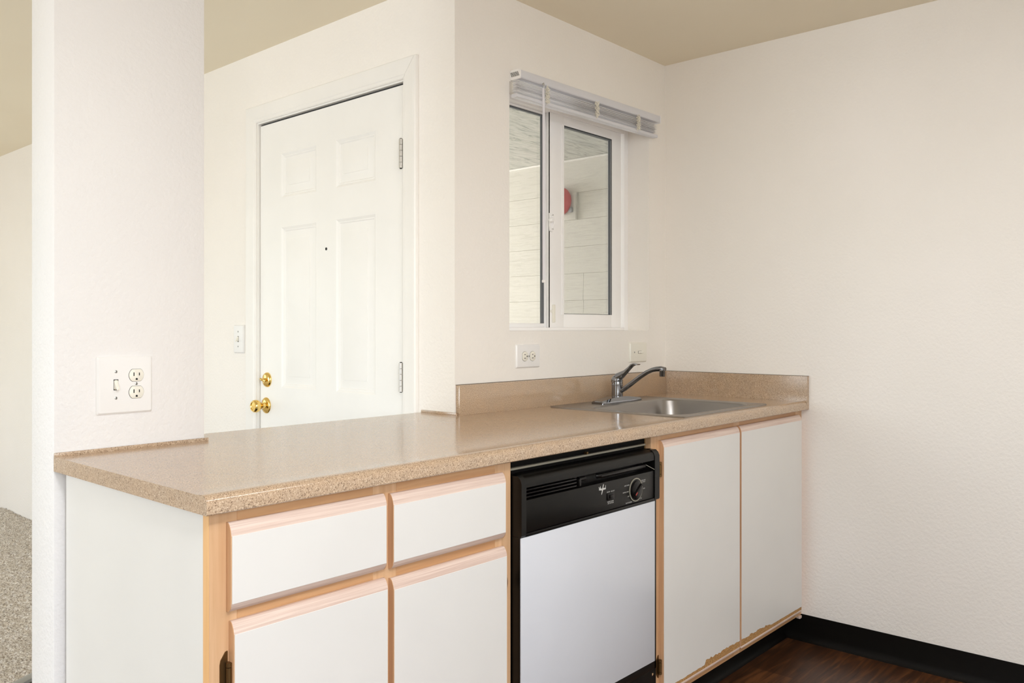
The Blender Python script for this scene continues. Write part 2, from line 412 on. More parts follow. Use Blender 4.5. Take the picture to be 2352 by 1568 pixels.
# sliding sash (right)
sx0, sx1, gx0, gx1, gz0, gz1 = 0.628, 1.118, 0.716, 1.046, 1.2565, 2.0085
bm = B(); sy0, sy1 = 0.110, 0.130; sz0, sz1 = 1.2025, 2.046
box(bm, sx0, gx0, sy0, sy1, sz0, sz1, 0.002); box(bm, gx1, sx1, sy0, sy1, sz0, sz1, 0.002)
box(bm, gx0-0.001, gx1+0.001, sy0, sy1, sz0, gz0, 0.002); box(bm, gx0-0.001, gx1+0.001, sy0, sy1, gz1, sz1, 0.002)
box(bm, gx0-0.016, gx0-0.002, sy0-0.004, sy0+0.004, gz0-0.004, gz1+0.002, 0.0015)     # pull rib by the glass
sash = obj('sash', bm, m_vinyl, win)
bm = B(); g = 0.0035
box(bm, gx0, gx0+0.003, sy0+0.006, sy1, gz0, gz1); box(bm, gx1-0.003, gx1, sy0+0.004, sy1-0.004, gz0, gz1)
box(bm, gx0, gx1, sy0+0.003, sy1, gz1-0.003, gz1); box(bm, gx0, gx1, sy0+0.006, sy1, gz0, gz0+0.002)
obj('gasket', bm, m_gasket, sash, label='dark grey glazing gasket')
bm = B(); box(bm, gx0, gx1, 0.1235, 0.1265, gz0, gz1); obj('pane', bm, m_glass, sash)
bm = B(); box(bm, 0.668, WX1-fw-0.001, 0.1455, 0.1465, WZ0+0.014, 2.045); obj('insect_screen', bm, m_screen, win, label='fine dark insect screen behind the sliding sash')
# fixed pane (left)
bm = B()
box(bm, 0.622, 0.665, 0.1325, 0.148, WZ0+0.0125, 2.046, 0.0015); box(bm, WX0+fw, WX0+fw+0.02, 0.1325, 0.148, WZ0+0.0125, 2.046, 0.0015)
box(bm, WX0+fw+0.02, 0.622, 0.1325, 0.148, WZ0+0.0125, 1.2185, 0.0015); box(bm, WX0+fw+0.02, 0.622, 0.1325, 0.148, 2.037, 2.046, 0.0015)
fx = obj('fixed_lite', bm, m_vinyl, win)
bm = B(); box(bm, 0.612, 0.622, 0.136, 0.147, 1.2185, 2.037); box(bm, WX0+fw+0.02, 0.622, 0.136, 0.147, 2.031, 2.037)
obj('gasket', bm, m_gasket, fx, label='dark grey glazing gasket')
bm = B(); box(bm, WX0+fw+0.02, 0.622, 0.1405, 0.1435, 1.2185, 2.037); obj('pane', bm, m_glass, fx)
bm = B(); box(bm, sx0-0.0025, sx0, sy0+0.001, sy0+0.004, WZ0+0.0125, 2.046); box(bm, gx1-0.0005, gx1+0.001, sy0-0.0006, sy0+0.002, gz0, gz1+0.0005); box(bm, gx0, gx1, sy0-0.0006, sy0+0.002, gz1-0.0005, gz1+0.001)  # thin black strips along the sash and glass edges
obj('dark_gap_strip', bm, m_gapstrip, sash, label='thin black line along the sash edges')
# latch
bm = B(); pr = [(0.622, 1.650), (0.636, 1.652), (0.648, 1.642), (0.655, 1.626), (0.655, 1.604), (0.648, 1.588), (0.638, 1.577), (0.624, 1.580), (0.622, 1.60)]
prism(bm, pr, 'y', 0.1035, 0.110); lathe(bm, [(0.0095, 0), (0.0095, 0.012), (0.007, 0.015), (0.001, 0.0155)], (0.6225, 0.104, 1.622), (0, -1, 0), 18)
tube(bm, [(0.628, 0.101, 1.640), (0.641, 0.100, 1.626), (0.643, 0.100, 1.61), (0.632, 0.101, 1.590)], [0.003, 0.004, 0.004, 0.003], 8)
lk = obj('latch', bm, m_vinyl, win)
bm = B()
for z in (1.643, 1.588): lathe(bm, [(0.0022, 0), (0.0022, 0.002)], (0.637, 0.1025, z), (0, -1, 0), 10)
obj('screw', bm, m_screw, lk)
bm = B(); box(bm, 0.640, 0.655, 0.103, 0.110, 1.222, 1.292, 0.002); box(bm, 0.630, 0.645, 0.105, 0.110, 1.262, 1.270, 0.001)
obj('bumper', bm, m_socket, win, label='yellowed plastic sash bumper')

# ------------------------------------------------------------------ mini blind
bl = thing('window_blind', 'grey white mini blind raised to the top of the kitchen window', 'blind', (0.73, 0, 2.0))
hz = lambda x: (x-0.273)*0.0115
bm = B(); prof = [(-0.004, 2.071), (-0.043, 2.071), (-0.046, 2.074), (-0.046, 2.094), (-0.043, 2.1), (-0.004, 2.1)]
loft(bm, [[(x, y, z + hz(x)) for y, z in prof] for x in (0.276, 1.186)])
hr = obj('headrail', bm, m_blind, bl)
for nm, xa, xb in (('l', 0.2705, 0.276), ('r', 1.186, 1.190)):
    bm = B(); prof2 = rrect(-0.047, -0.001, 2.068 + hz(xa), 2.1025 + hz(xa), 0.006, 3); prism(bm, prof2, 'x', xa, xb)
    ec = obj('end_cap', bm, m_vinyl, hr)
    if nm == 'l':
        bm = B()
        for k in range(8):
            y = -0.040 + k*0.0046
            prism(bm, [(y-0.003, 2.078), (y-0.0012, 2.078), (y+0.0052, 2.094), (y+0.0034, 2.094)], 'x', xa-0.0006, xa+0.001)
        obj('vent_slits', bm, m_slot, ec, label='dark slanted slits')
for k, z in enumerate((2.0605, 2.0530, 2.0470, 2.0420, 2.0375, 2.0335, 2.0295, 2.0245)):      # stacked slats, each crowned
    bm = B(); n = 9; top = []; bot = []
    dx = random.uniform(-0.003, 0.003); sg = random.uniform(-0.0015, 0.0015); yo = random.uniform(-0.0015, 0.0015)
    for i in range(n):
        u = -1 + 2*i/(n-1); y = -0.0275 + yo + u*0.0125; zz = z + 0.0024*(1-u*u)
        top.append((y, zz + 0.0009)); bot.append((y, zz))
    poly = top + bot[::-1]
    loft(bm, [[(x, y, zz + hz(x)*(0.95-k*0.01) + sg*(x-0.7)) for y, zz in poly] for x in (0.268+dx, 0.72, 1.172+dx)])
    obj('slat', bm, m_slat, bl)
bm = B(); pb = rrect(-0.040, -0.012, 2.0035, 2.0165, 0.004, 3)
loft(bm, [[(x, y, z + (x-0.262)*0.0135) for y, z in pb] for x in (0.264, 1.176)])
obj('bottom_rail', bm, m_blind, bl)
bm = B(); tube(bm, [(0.392, -0.051, 2.058), (0.392, -0.053, 2.0), (0.3925, -0.053, 1.366)], 0.0047, 6)
wd = obj('tilt_wand', bm, m_wand, bl, label='clear plastic tilt wand')
bm = B(); tube(bm, [(0.392, -0.047, 2.073), (0.392, -0.054, 2.076), (0.3915, -0.056, 2.068), (0.392, -0.053, 2.056)], 0.0018, 6)
obj('hook', bm, m_screw, wd)
bm = B(); box(bm, 0.387, 0.398, -0.058, -0.048, 1.362, 1.372, 0.002); obj('wand_tip', bm, m_vinyl, wd)
for cx, zc in ((0.4185, 2.039), (0.722, 2.046), (1.012, 2.049)):     # bunched ladder cords
    bm = B(); pts = []
    for q in range(181):
        i = q/4; tt = i/45
        pts.append((cx + 0.007*math.sin(i*2.3+cx*9) + 0.003*math.sin(i*5.1), -0.050 - 0.0045*math.cos(i*1.9), zc + 0.028 - 0.056*tt + 0.005*math.sin(i*3.3)))
    tube(bm, pts, 0.0012, 5)
    pts = [(cx + 0.008*math.cos(i*1.7), -0.048 - 0.005*math.sin(i*2.6), zc + 0.024 - 0.05*i/26) for i in [q/4 for q in range(105)]]
    tube(bm, pts, 0.0012, 5); tube(bm, [(cx, -0.047, zc-0.024), (cx+0.001, -0.044, zc-0.036)], 0.001, 5)
    obj('ladder_cord', bm, m_cord, bl, label='bunched white ladder cord')

# ------------------------------------------------------------------ entry door
dr = thing('door_1', 'white six panel entry door with brass knob and deadbolt', 'door', (0, (DY0+DY1)/2, 0), kind='structure')
XF = 0.009                                # leaf face
def leaf():
    bm = B()
    ycs = [DY0, 0.4185, 0.652, 0.780, 1.021, DY1]; zcs = [0.006, 0.24, 0.80, 0.957, 1.611, 1.7325, 1.912, DZT]
    cells = {(i, j) for i in (1, 3) for j in (1, 3, 5)}
    def quad(a, b, c, d_): bm.faces.new([bm.verts.new(p) for p in (a, b, c, d_)])
    for i in range(5):
        for j in range(7):
            y0, y1, z0, z1 = ycs[i], ycs[i+1], zcs[j], zcs[j+1]
            if (i, j) not in cells:
                quad((XF, y0, z0), (XF, y1, z0), (XF, y1, z1), (XF, y0, z1)); continue
            st = [(0, 0), (0.003, 0.0015), (0.009, 0.005), (0.013, 0.005), (0.017, 0.008), (0.024, 0.008), (0.047, 0.0035), (0.0475, 0.0018), (0.049, 0.0015)]
            R = [[(XF+dp, y0+o, z0+o), (XF+dp, y1-o, z0+o), (XF+dp, y1-o, z1-o), (XF+dp, y0+o, z1-o)] for o, dp in st]
            for a, b in zip(R, R[1:]):
                for k in range(4): quad(a[k], a[(k+1) % 4], b[(k+1) % 4], b[k])
            quad(*R[-1])
    X2 = XF + 0.042
    for (ya, yb) in ((DY0, DY0), (DY1, DY1)): quad((XF, ya, 0.006), (X2, ya, 0.006), (X2, ya, DZT), (XF, ya, DZT))
    quad((XF, DY0, DZT), (XF, DY1, DZT), (X2, DY1, DZT), (X2, DY0, DZT)); quad((XF, DY0, 0.006), (XF, DY1, 0.006), (X2, DY1, 0.006), (X2, DY0, 0.006))
    quad((X2, DY0, 0.006), (X2, DY1, 0.006), (X2, DY1, DZT), (X2, DY0, DZT))
    bmesh.ops.remove_doubles(bm, verts=bm.verts, dist=0.00005)
    return obj('door_leaf', bm, m_door, dr, ang=20)
lf = leaf()
# jamb with stop
bm = B(); j0, j1, jt = DY0-0.004, DY1+0.004, DZT+0.008
for y0, y1 in ((j0-0.017, j0), (j1, j1+0.017)): box(bm, 0.0, 0.119, y0, y1, -0.05, jt+0.017)
box(bm, 0.0, 0.119, j0, j1, jt, jt+0.017)
box(bm, XF+0.044, XF+0.056, j0, j0+0.012, -0.05, jt); box(bm, XF+0.044, XF+0.056, j1-0.012, j1, -0.05, jt); box(bm, XF+0.044, XF+0.056, j0, j1, jt-0.012, jt)
obj('jamb', bm, m_trim, dr)
bm = B(); box(bm, XF+0.003, XF+0.043, DY0, DY1, DZT+0.0006, DZT+0.0046); obj('dark_gap_strip', bm, m_gapstrip, dr, label='black strip painting the shaded gap above the door')  # black strip stands in for the shade in the head gap
bm = B(); box(bm, XF+0.004, XF+0.04, DY0-0.0035, DY0-0.0006, 0.01, DZT); obj('dark_gap_strip', bm, m_gapstrip, dr, label='black strip painting the shaded gap on the hinge side')  # shade of the hinge-side gap, put in as a black strip
# casing: moulded profile swept up, over and down with a hairline mitre at the hinge corner
def casing():
    bm = B(); pf = [(0.0, 0.0), (0.0, -0.007), (0.003, -0.010), (0.012, -0.0105), (0.015, -0.0125), (0.030, -0.013), (0.050, -0.0155), (0.058, -0.0165), (0.066, -0.0165), (0.070, -0.012), (0.070, 0.0)]
    i0, i1, it = j0-0.005, j1+0.005, jt+0.005
    s1 = [[(x, i1+w, -0.02) for w, x in pf], [(x, i1+w, it+w) for w, x in pf], [(x, i0-w+0.0, it+w) for w, x in pf]]
    loft(bm, [[(p[0], p[1], p[2]) for p in r] for r in s1])
    e = 0.0011
    s2 = [[(x, i0-w-e*0.2, it+w-e) for w, x in pf], [(x, i0-w-e*0.2, -0.02) for w, x in pf]]
    loft(bm, s2)
    return obj('casing', bm, m_trim, dr, ang=25)
casing()
def knob_set():
    y, z = 1.1325, 0.8775
    bm = B(); lathe(bm, [(0.0335, 0), (0.0335, 0.002), (0.031, 0.005), (0.022, 0.008), (0.016, 0.0095), (0.001, 0.0098)], (XF, y, z), (-1, 0, 0), 36)
    k = obj('door_knob', bm, m_brass, dr, label='polished brass door knob')
    bm = B(); lathe(bm, [(0.013, 0.008), (0.012, 0.018), (0.0105, 0.022), (0.012, 0.026), (0.017, 0.031), (0.0245, 0.040), (0.0265, 0.050), (0.0255, 0.058), (0.021, 0.0635), (0.0165, 0.0635), (0.0155, 0.0615), (0.001, 0.062)], (XF, y, z), (-1, 0, 0), 36)
    obj('knob', bm, m_brass, k)
    y, z = 1.124, 0.9847
    bm = B(); lathe(bm, [(0.031, 0), (0.031, 0.003), (0.028, 0.008), (0.022, 0.011), (0.001, 0.012)], (XF, y, z), (-1, 0, 0), 36)
    k = obj('deadbolt', bm, m_brass, dr, label='polished brass deadbolt')
    bm = B(); tube(bm, [(XF-0.010, y, z-0.001), (XF-0.018, y, z-0.001)], 0.008, 14)
    tube(bm, [(XF-0.019, y-0.016, z-0.004), (XF-0.022, y-0.006, z-0.001), (XF-0.022, y+0.006, z+0.001), (XF-0.024, y+0.016, z+0.004)], [0.004, 0.006, 0.006, 0.0045], 12)
    obj('thumb_turn', bm, m_brass, k)
knob_set()
for zc in (1.805, 1.0285):
    bm = B(); yk = DY0 + 0.0035; xk = -0.0065; n = 5; h = 0.102/n
    for k in range(n): tube(bm, [(xk, yk, zc-0.051 + k*h + 0.0006), (xk, yk, zc-0.051+(k+1)*h-0.0006)], 0.0068, 14)
    hg = obj('hinge', bm, m_nickel, dr, label='painted metal butt hinge')
    bm = B(); tube(bm, [(xk, yk, zc-0.053), (xk, yk, zc+0.053)], 0.0045, 10); obj('pin', bm, m_slot, hg)
bm = B(); lathe(bm, [(0.0055, 0), (0.0055, 0.0015), (0.001, 0.0016)], (XF, 0.714, 1.5044), (-1, 0, 0), 16); obj('peephole', bm, m_slot, dr, label='small dark peephole')
bm = B(); box(bm, XF+0.002, XF+0.03, DY1+0.0008, DY1+0.0035, 0.96, 1.0); obj('latch_gap', bm, m_slot, dr)

# ------------------------------------------------------------------ wall plates
def plate(t, axis, c0, c1, z0, z1, base, mat=m_plate, dep=0.007):
    """bevelled cover plate on a wall facing -y (axis x) or -x (axis y)"""
    bm = B(); r = 0.004; R = []
    for ins, dp in ((0, 0), (0, dep*0.35), (0.004, dep*0.95), (0.006, dep)):
        pts = rrect(c0+ins, c1-ins, z0+ins, z1-ins, r, 3)
        R.append([(p[0], base-dp, p[1]) if axis == 'x' else (base-dp, p[0], p[1]) for p in pts])
    loft(bm, R)
    return obj('cover_plate', bm, mat, t, ang=25)
def socket(t, cx, cz, base, rot=False, plate_d=0.007):
    """US duplex outlet face, flats top and bottom, with dark slots; rot turns it on its side"""
    f = base - plate_d; R = 0.0172; fl = 0.0142; pts = []
    for k in range(40):
        a = 2*PI*k/40; x, z = R*math.cos(a), max(-fl, min(fl, R*math.sin(a)))
        pts.append((x, z))
    def tr(p): return (cx - p[1], cz + p[0]) if rot else (cx + p[0], cz + p[1])
    bm = B(); prism(bm, [tr((x*1.045, z*1.045)) for x, z in pts], 'y', f-0.0002, f+0.001)
    gap = obj('socket_gap', bm, m_slot, t)
    bm = B(); loft(bm, [[(tr(p)[0], f+0.001, tr(p)[1]) for p in pts], [(tr(p)[0], f-0.0016, tr(p)[1]) for p in pts], [(tr((p[0]*.95, p[1]*.95))[0], f-0.0022, tr((p[0]*.95, p[1]*.95))[1]) for p in pts]])
    s = obj('socket', bm, m_socket, t)
    bm = B()
    for x, h in ((-0.0064, 0.0045), (0.0064, 0.0036)):
        q = [tr(p) for p in ((x-0.0011, 0.0022-h+0.0005), (x+0.0011, 0.0022-h+0.0005), (x+0.0011, 0.0022+h), (x-0.0011, 0.0022+h))]
        prism(bm, q, 'y', f-0.0025, f-0.001)
    g = [tr((0.0026*math.cos(a), -0.0092 + 0.0026*math.sin(a) if math.sin(a) > 0 else -0.0112)) for a in [2*PI*k/14 for k in range(14)]]
    prism(bm, g, 'y', f-0.0025, f-0.001)
    obj('slots', bm, m_slot, s)
def screw(t, cx, cz, base, axis='x', plate_d=0.007):
    f = base - plate_d
    bm = B(); o = (cx, f, cz) if axis == 'x' else (f, cx, cz); ax = (0, -1, 0) if axis == 'x' else (-1, 0, 0)
    lathe(bm, [(0.0034, 0), (0.0034, 0.0006), (0.0024, 0.0013), (0.0005, 0.0014)], o, ax, 14)
    s = obj('screw', bm, m_screw, t)
    bm = B()
    if axis == 'x': box(bm, cx-0.0004, cx+0.0006, f-0.0018, f-0.001, cz-0.003, cz+0.003)
    else: box(bm, f-0.0018, f-0.001, cx-0.0004, cx+0.0006, cz-0.003, cz+0.003)
    obj('slot', bm, m_slot, s)
def toggle(t, cx, cz, base, axis='x', rot=False, plate_d=0.007, down=True):
    f = base - plate_d
    def P(u, d_, v):
        if rot: u, v = -v, u
        return (cx+u, f-d_, cz+v) if axis == 'x' else (f-d_, cx+u, cz+v)
    bm = B(); q = [(-0.0054, -0.0125), (0.0054, -0.0125), (0.0054, 0.0125), (-0.0054, 0.0125)]
    loft(bm, [[P(u, -0.001, v) for u, v in q], [P(u, 0.0003, v) for u, v in q]]); obj('toggle_slot', bm, m_slot, t)
    s = -1 if down else 1
    bm = B(); R = []
    for d_, zc, hw, hh in ((-0.001, 0.0, 0.0046, 0.0112), (0.0015, 0.0, 0.0046, 0.0108), (0.004, s*0.001, 0.0042, 0.0065), (0.009, s*0.0052, 0.0038, 0.0042), (0.0125, s*0.0085, 0.0034, 0.0036), (0.0132, s*0.0092, 0.0022, 0.0024)):
        R.append([P(u, d_, v) for u, v in rrect(-hw, hw, zc-hh, zc+hh, min(hw, hh)*0.5, 2)])
    loft(bm, R); obj('toggle', bm, m_socket, t)
t = thing('switch_outlet_plate', 'white two-gang plate with a toggle switch beside two sockets on the column', 'switch plate', (-1.06, CY0, 0.998))
plate(t, 'x', -1.1248, -0.9957, 0.9985, 1.1326, CY0)
toggle(t, -1.0824, 1.0665, CY0); screw(t, -1.0824, 1.0970, CY0); screw(t, -1.0824, 1.0358, CY0)
socket(t, -1.0352, 1.0872, CY0); socket(t, -1.0352, 1.0474, CY0); screw(t, -1.0352, 1.0672, CY0)
t = thing('power_outlet', 'white duplex outlet laid sideways on the wall under the left of the window', 'outlet', (0.365, 0, 1.058))
plate(t, 'x', 0.2985, 0.4295, 1.0572, 1.1415, 0.0)
socket(t, 0.3435, 1.0985, 0.0, True); socket(t, 0.3855, 1.0985, 0.0, True); screw(t, 0.3645, 1.0985, 0.0)
t = thing('light_switch', 'cream sideways toggle switch on the wall just behind the faucet handle', 'light switch', (1.078, 0, 1.056))
plate(t, 'x', 1.0144, 1.1425, 1.0562, 1.1400, 0.0, m_socket, 0.008); toggle(t, 1.085, 1.0985, 0.0, rot=True, plate_d=0.008); screw(t, 1.0445, 1.0985, 0.0, plate_d=0.008)
t = thing('light_switch', 'white toggle switch plate on the wall left of the entry door', 'light switch', (0, 1.325, 1.092))
plate(t, 'y', 1.2838, 1.3655, 1.092, 1.2141, 0.0, m_plate, 0.009); toggle(t, 1.325, 1.153, 0.0, 'y', plate_d=0.009); screw(t, 1.325, 1.185, 0.0, 'y', 0.009); screw(t, 1.325, 1.121, 0.0, 'y', 0.009)

# ------------------------------------------------------------------ countertop
ct = thing('countertop', 'speckled tan laminate countertop with rolled front edge and low backsplash', 'countertop', (0.0, -0.3, ZU))
nose = [(-0.57, ZC), (-0.615, ZC), (-0.624, ZC+0.0012), (-0.634, ZC+0.0014), (-0.640, ZC+0.0004), (-0.6455, ZC-0.003), (-0.6488, ZC-0.008), (-0.650, ZC-0.013), (-0.650, ZU+0.002), (-0.648, ZU), (-0.57, ZU)]
hx0, hx1, hy0, hy1 = 0.447, 1.036, -0.572, -0.062     # sink cut-out
bm = B(); XR = W-0.0195
def full(xa, xb): prism(bm, nose[:-1] + [(-0.001, ZU), (-0.001, ZC)], 'x', xa, xb)
full(XL, hx0); full(hx1, XR)
prism(bm, [(hy0, ZC)] + nose[1:-1] + [(hy0, ZU)], 'x', hx0, hx1); box(bm, hx0, hx1, hy1, -0.001, ZU, ZC)
box(bm, XL, CX1, -0.001, CY0-0.0005, ZU, ZC); box(bm, CX1+0.0005, -0.0005, -0.001, 0.157, ZU, ZC)
obj('worktop', bm, m_counter, ct, ang=30)
bm = B(); box(bm, 0.004, XR, -0.02, -0.0005, ZC-0.001, 1.0118, 0.002); obj('backsplash', bm, m_counter, ct)
bm = B(); prism(bm, [(-0.0005, ZC), (-0.0005, 1.0118), (-0.650, 1.0118), (-0.650, ZU), (-0.6, ZU), (-0.59, ZC)], 'x', XR, W-0.0005); obj('side_splash', bm, m_counter, ct)
bm = B(); box(bm, CX0, CX1+0.007, CY0-0.0065, CY0-0.0005, ZC-0.001, ZC+0.0085, 0.001)
obj('scribe_strip', bm, m_counter, ct)
bm = B(); box(bm, -0.0065, -0.0005, -0.012, 0.157, ZC-0.001, ZC+0.0085, 0.001); obj('scribe_strip', bm, m_counter, ct)
bm = B(); box(bm, 0.004, XR, -0.004, -0.0004, 1.0116, 1.0136); box(bm, XR+0.016, W-0.0004, -0.650, -0.004, 1.0116, 1.0132)
obj('caulk_line', bm, m_caulk, ct, label='dark caulk line above the backsplash')

# ------------------------------------------------------------------ sink
sk = thing('kitchen_sink', 'single bowl stainless steel drop-in sink', 'sink', (0.74, -0.32, 0.745))
bm = B()
def ring(x0, x1, y0, y1, r, z): return [(p[0], p[1], z) for p in rrect(x0, x1, y0, y1, r, 8)]
ox0, ox1, oy0, oy1 = 0.4215, 1.0575, -0.597, -0.0445
bx0, bx1, by0, by1 = 0.472, 1.008, -0.556, -0.182
zt = ZC + 0.0022
R = [ring(ox0, ox1, oy0, oy1, 0.028, ZC+0.0003), ring(ox0+0.002, ox1-0.002, oy0+0.002, oy1-0.002, 0.027, zt+0.001), ring(ox0+0.006, ox1-0.006, oy0+0.006, oy1-0.006, 0.025, zt),
     ring(bx0-0.008, bx1+0.008, by0-0.008, by1+0.008, 0.075, zt), ring(bx0-0.003, bx1+0.003, by0-0.003, by1+0.003, 0.073, zt-0.0015), ring(bx0, bx1, by0, by1, 0.070, zt-0.006),
     ring(bx0+0.006, bx1-0.006, by0+0.006, by1-0.006, 0.068, 0.80), ring(bx0+0.012, bx1-0.012, by0+0.012, by1-0.012, 0.066, 0.772), ring(bx0+0.026, bx1-0.026, by0+0.026, by1-0.026, 0.06, 0.757), ring(bx0+0.055, bx1-0.055, by0+0.055, by1-0.055, 0.05, 0.752)]
loft(bm, R, caps=False); bm.faces.new([v for v in bm.verts][-len(R[0]):])
# outer skin so the bowl has thickness
Ro = [ring(bx0-0.012, bx1+0.012, by0-0.012, by1+0.012, 0.078, ZC-0.001), ring(bx0-0.002, bx1+0.002, by0-0.002, by1+0.002, 0.072, 0.80), ring(bx0+0.02, bx1-0.02, by0+0.02, by1-0.02, 0.06, 0.753), ring(bx0+0.055, bx1-0.055, by0+0.055, by1-0.055, 0.05, 0.749)]
loft(bm, Ro, caps=False)
bsn = obj('basin', bm, m_steel, sk, ang=50, flip=True)
bm = B(); lathe(bm, [(0.044, 0.0), (0.044, 0.002), (0.038, 0.0025), (0.034, 0.001), (0.001, 0.0008)], (0.74, -0.37, 0.752), (0, 0, 1), 28); obj('drain', bm, m_chrome, sk)

# ------------------------------------------------------------------ faucet
FX, FY, FZ = 0.752, -0.1225, ZC+0.0022
fc = thing('faucet', 'chrome single lever kitchen faucet at the back of the sink', 'faucet', (FX, FY, FZ))
bm = B(); R = []
for x, hw, h in ((-0.132, 0.0240, 0.0075), (-0.130, 0.0260, 0.0105), (-0.09, 0.0275, 0.0155), (-0.05, 0.028, 0.0200), (-0.02, 0.028, 0.0220), (0.02, 0.028, 0.0220), (0.05, 0.028, 0.0200), (0.09, 0.0275, 0.0155), (0.130, 0.0260, 0.0105), (0.132, 0.0240, 0.0075)):
    sec = [(-hw, 0), (-hw, min(0.006, h*0.7)), (-hw*0.78, h), (hw*0.78, h), (hw, min(0.006, h*0.7)), (hw, 0)]
    R.append([(FX+x, FY+a, FZ+b) for a, b in sec])
loft(bm, R); obj('base_plate', bm, m_chrome, fc, ang=20)
bm = B(); lathe(bm, [(0.0235, 0.014), (0.0232, 0.018), (0.0218, 0.0195), (0.0218, 0.063), (0.0226, 0.064), (0.0226, 0.0665), (0.0216, 0.0675), (0.0216, 0.078), (0.0205, 0.084), (0.001, 0.085)], (FX, FY, FZ), (0, 0, 1), 32)
obj('body', bm, m_chrome, fc)
# lever: tilted cap plus arm sweeping up and forward
bm = B(); ax = Vector((0.0, -0.42, 0.9)).normalized()
lathe(bm, [(0.0205, -0.004), (0.0222, 0.002), (0.0222, 0.012), (0.0195, 0.020), (0.013, 0.0235), (0.001, 0.024)], (FX, FY+0.004, FZ+0.076), ax, 28)
pts = [(FX, FY-0.002, FZ+0.094), (FX, FY-0.020, FZ+0.104), (FX, FY-0.038, FZ+0.116), (FX, FY-0.055, FZ+0.131), (FX, FY-0.068, FZ+0.143), (FX, FY-0.080, FZ+0.1475), (FX, FY-0.098, FZ+0.1465)]
tube(bm, pts, [0.0178, 0.0158, 0.0112, 0.0096, 0.0125, 0.0175, 0.011], 14, squash=[0.95, 0.9, 0.85, 0.78, 0.55, 0.25, 0.2])
obj('handle', bm, m_chrome, fc, ang=40)
bm = B(); pts = [(FX, FY-0.015, FZ+0.042), (FX, FY-0.035, FZ+0.053), (FX, FY-0.07, FZ+0.077), (FX, FY-0.105, FZ+0.101), (FX, FY-0.135, FZ+0.119), (FX, FY-0.158, FZ+0.1285), (FX, FY-0.178, FZ+0.1325), (FX, FY-0.196, FZ+0.1335), (FX, FY-0.212, FZ+0.132)]
tube(bm, pts, [0.0105, 0.0108, 0.0105, 0.01, 0.0098, 0.0098, 0.0105, 0.0115, 0.009], 16, squash=[0.85]*9)
sp = obj('spout', bm, m_chrome, fc, ang=40)
bm = B(); lathe(bm, [(0.0116, 0.004), (0.0118, 0.0), (0.0108, -0.002), (0.0108, -0.0185), (0.0098, -0.021), (0.006, -0.0205), (0.001, -0.018)], (FX, FY-0.200, FZ+0.126), (0, 0, 1), 24); obj('aerator', bm, m_chrome, sp)

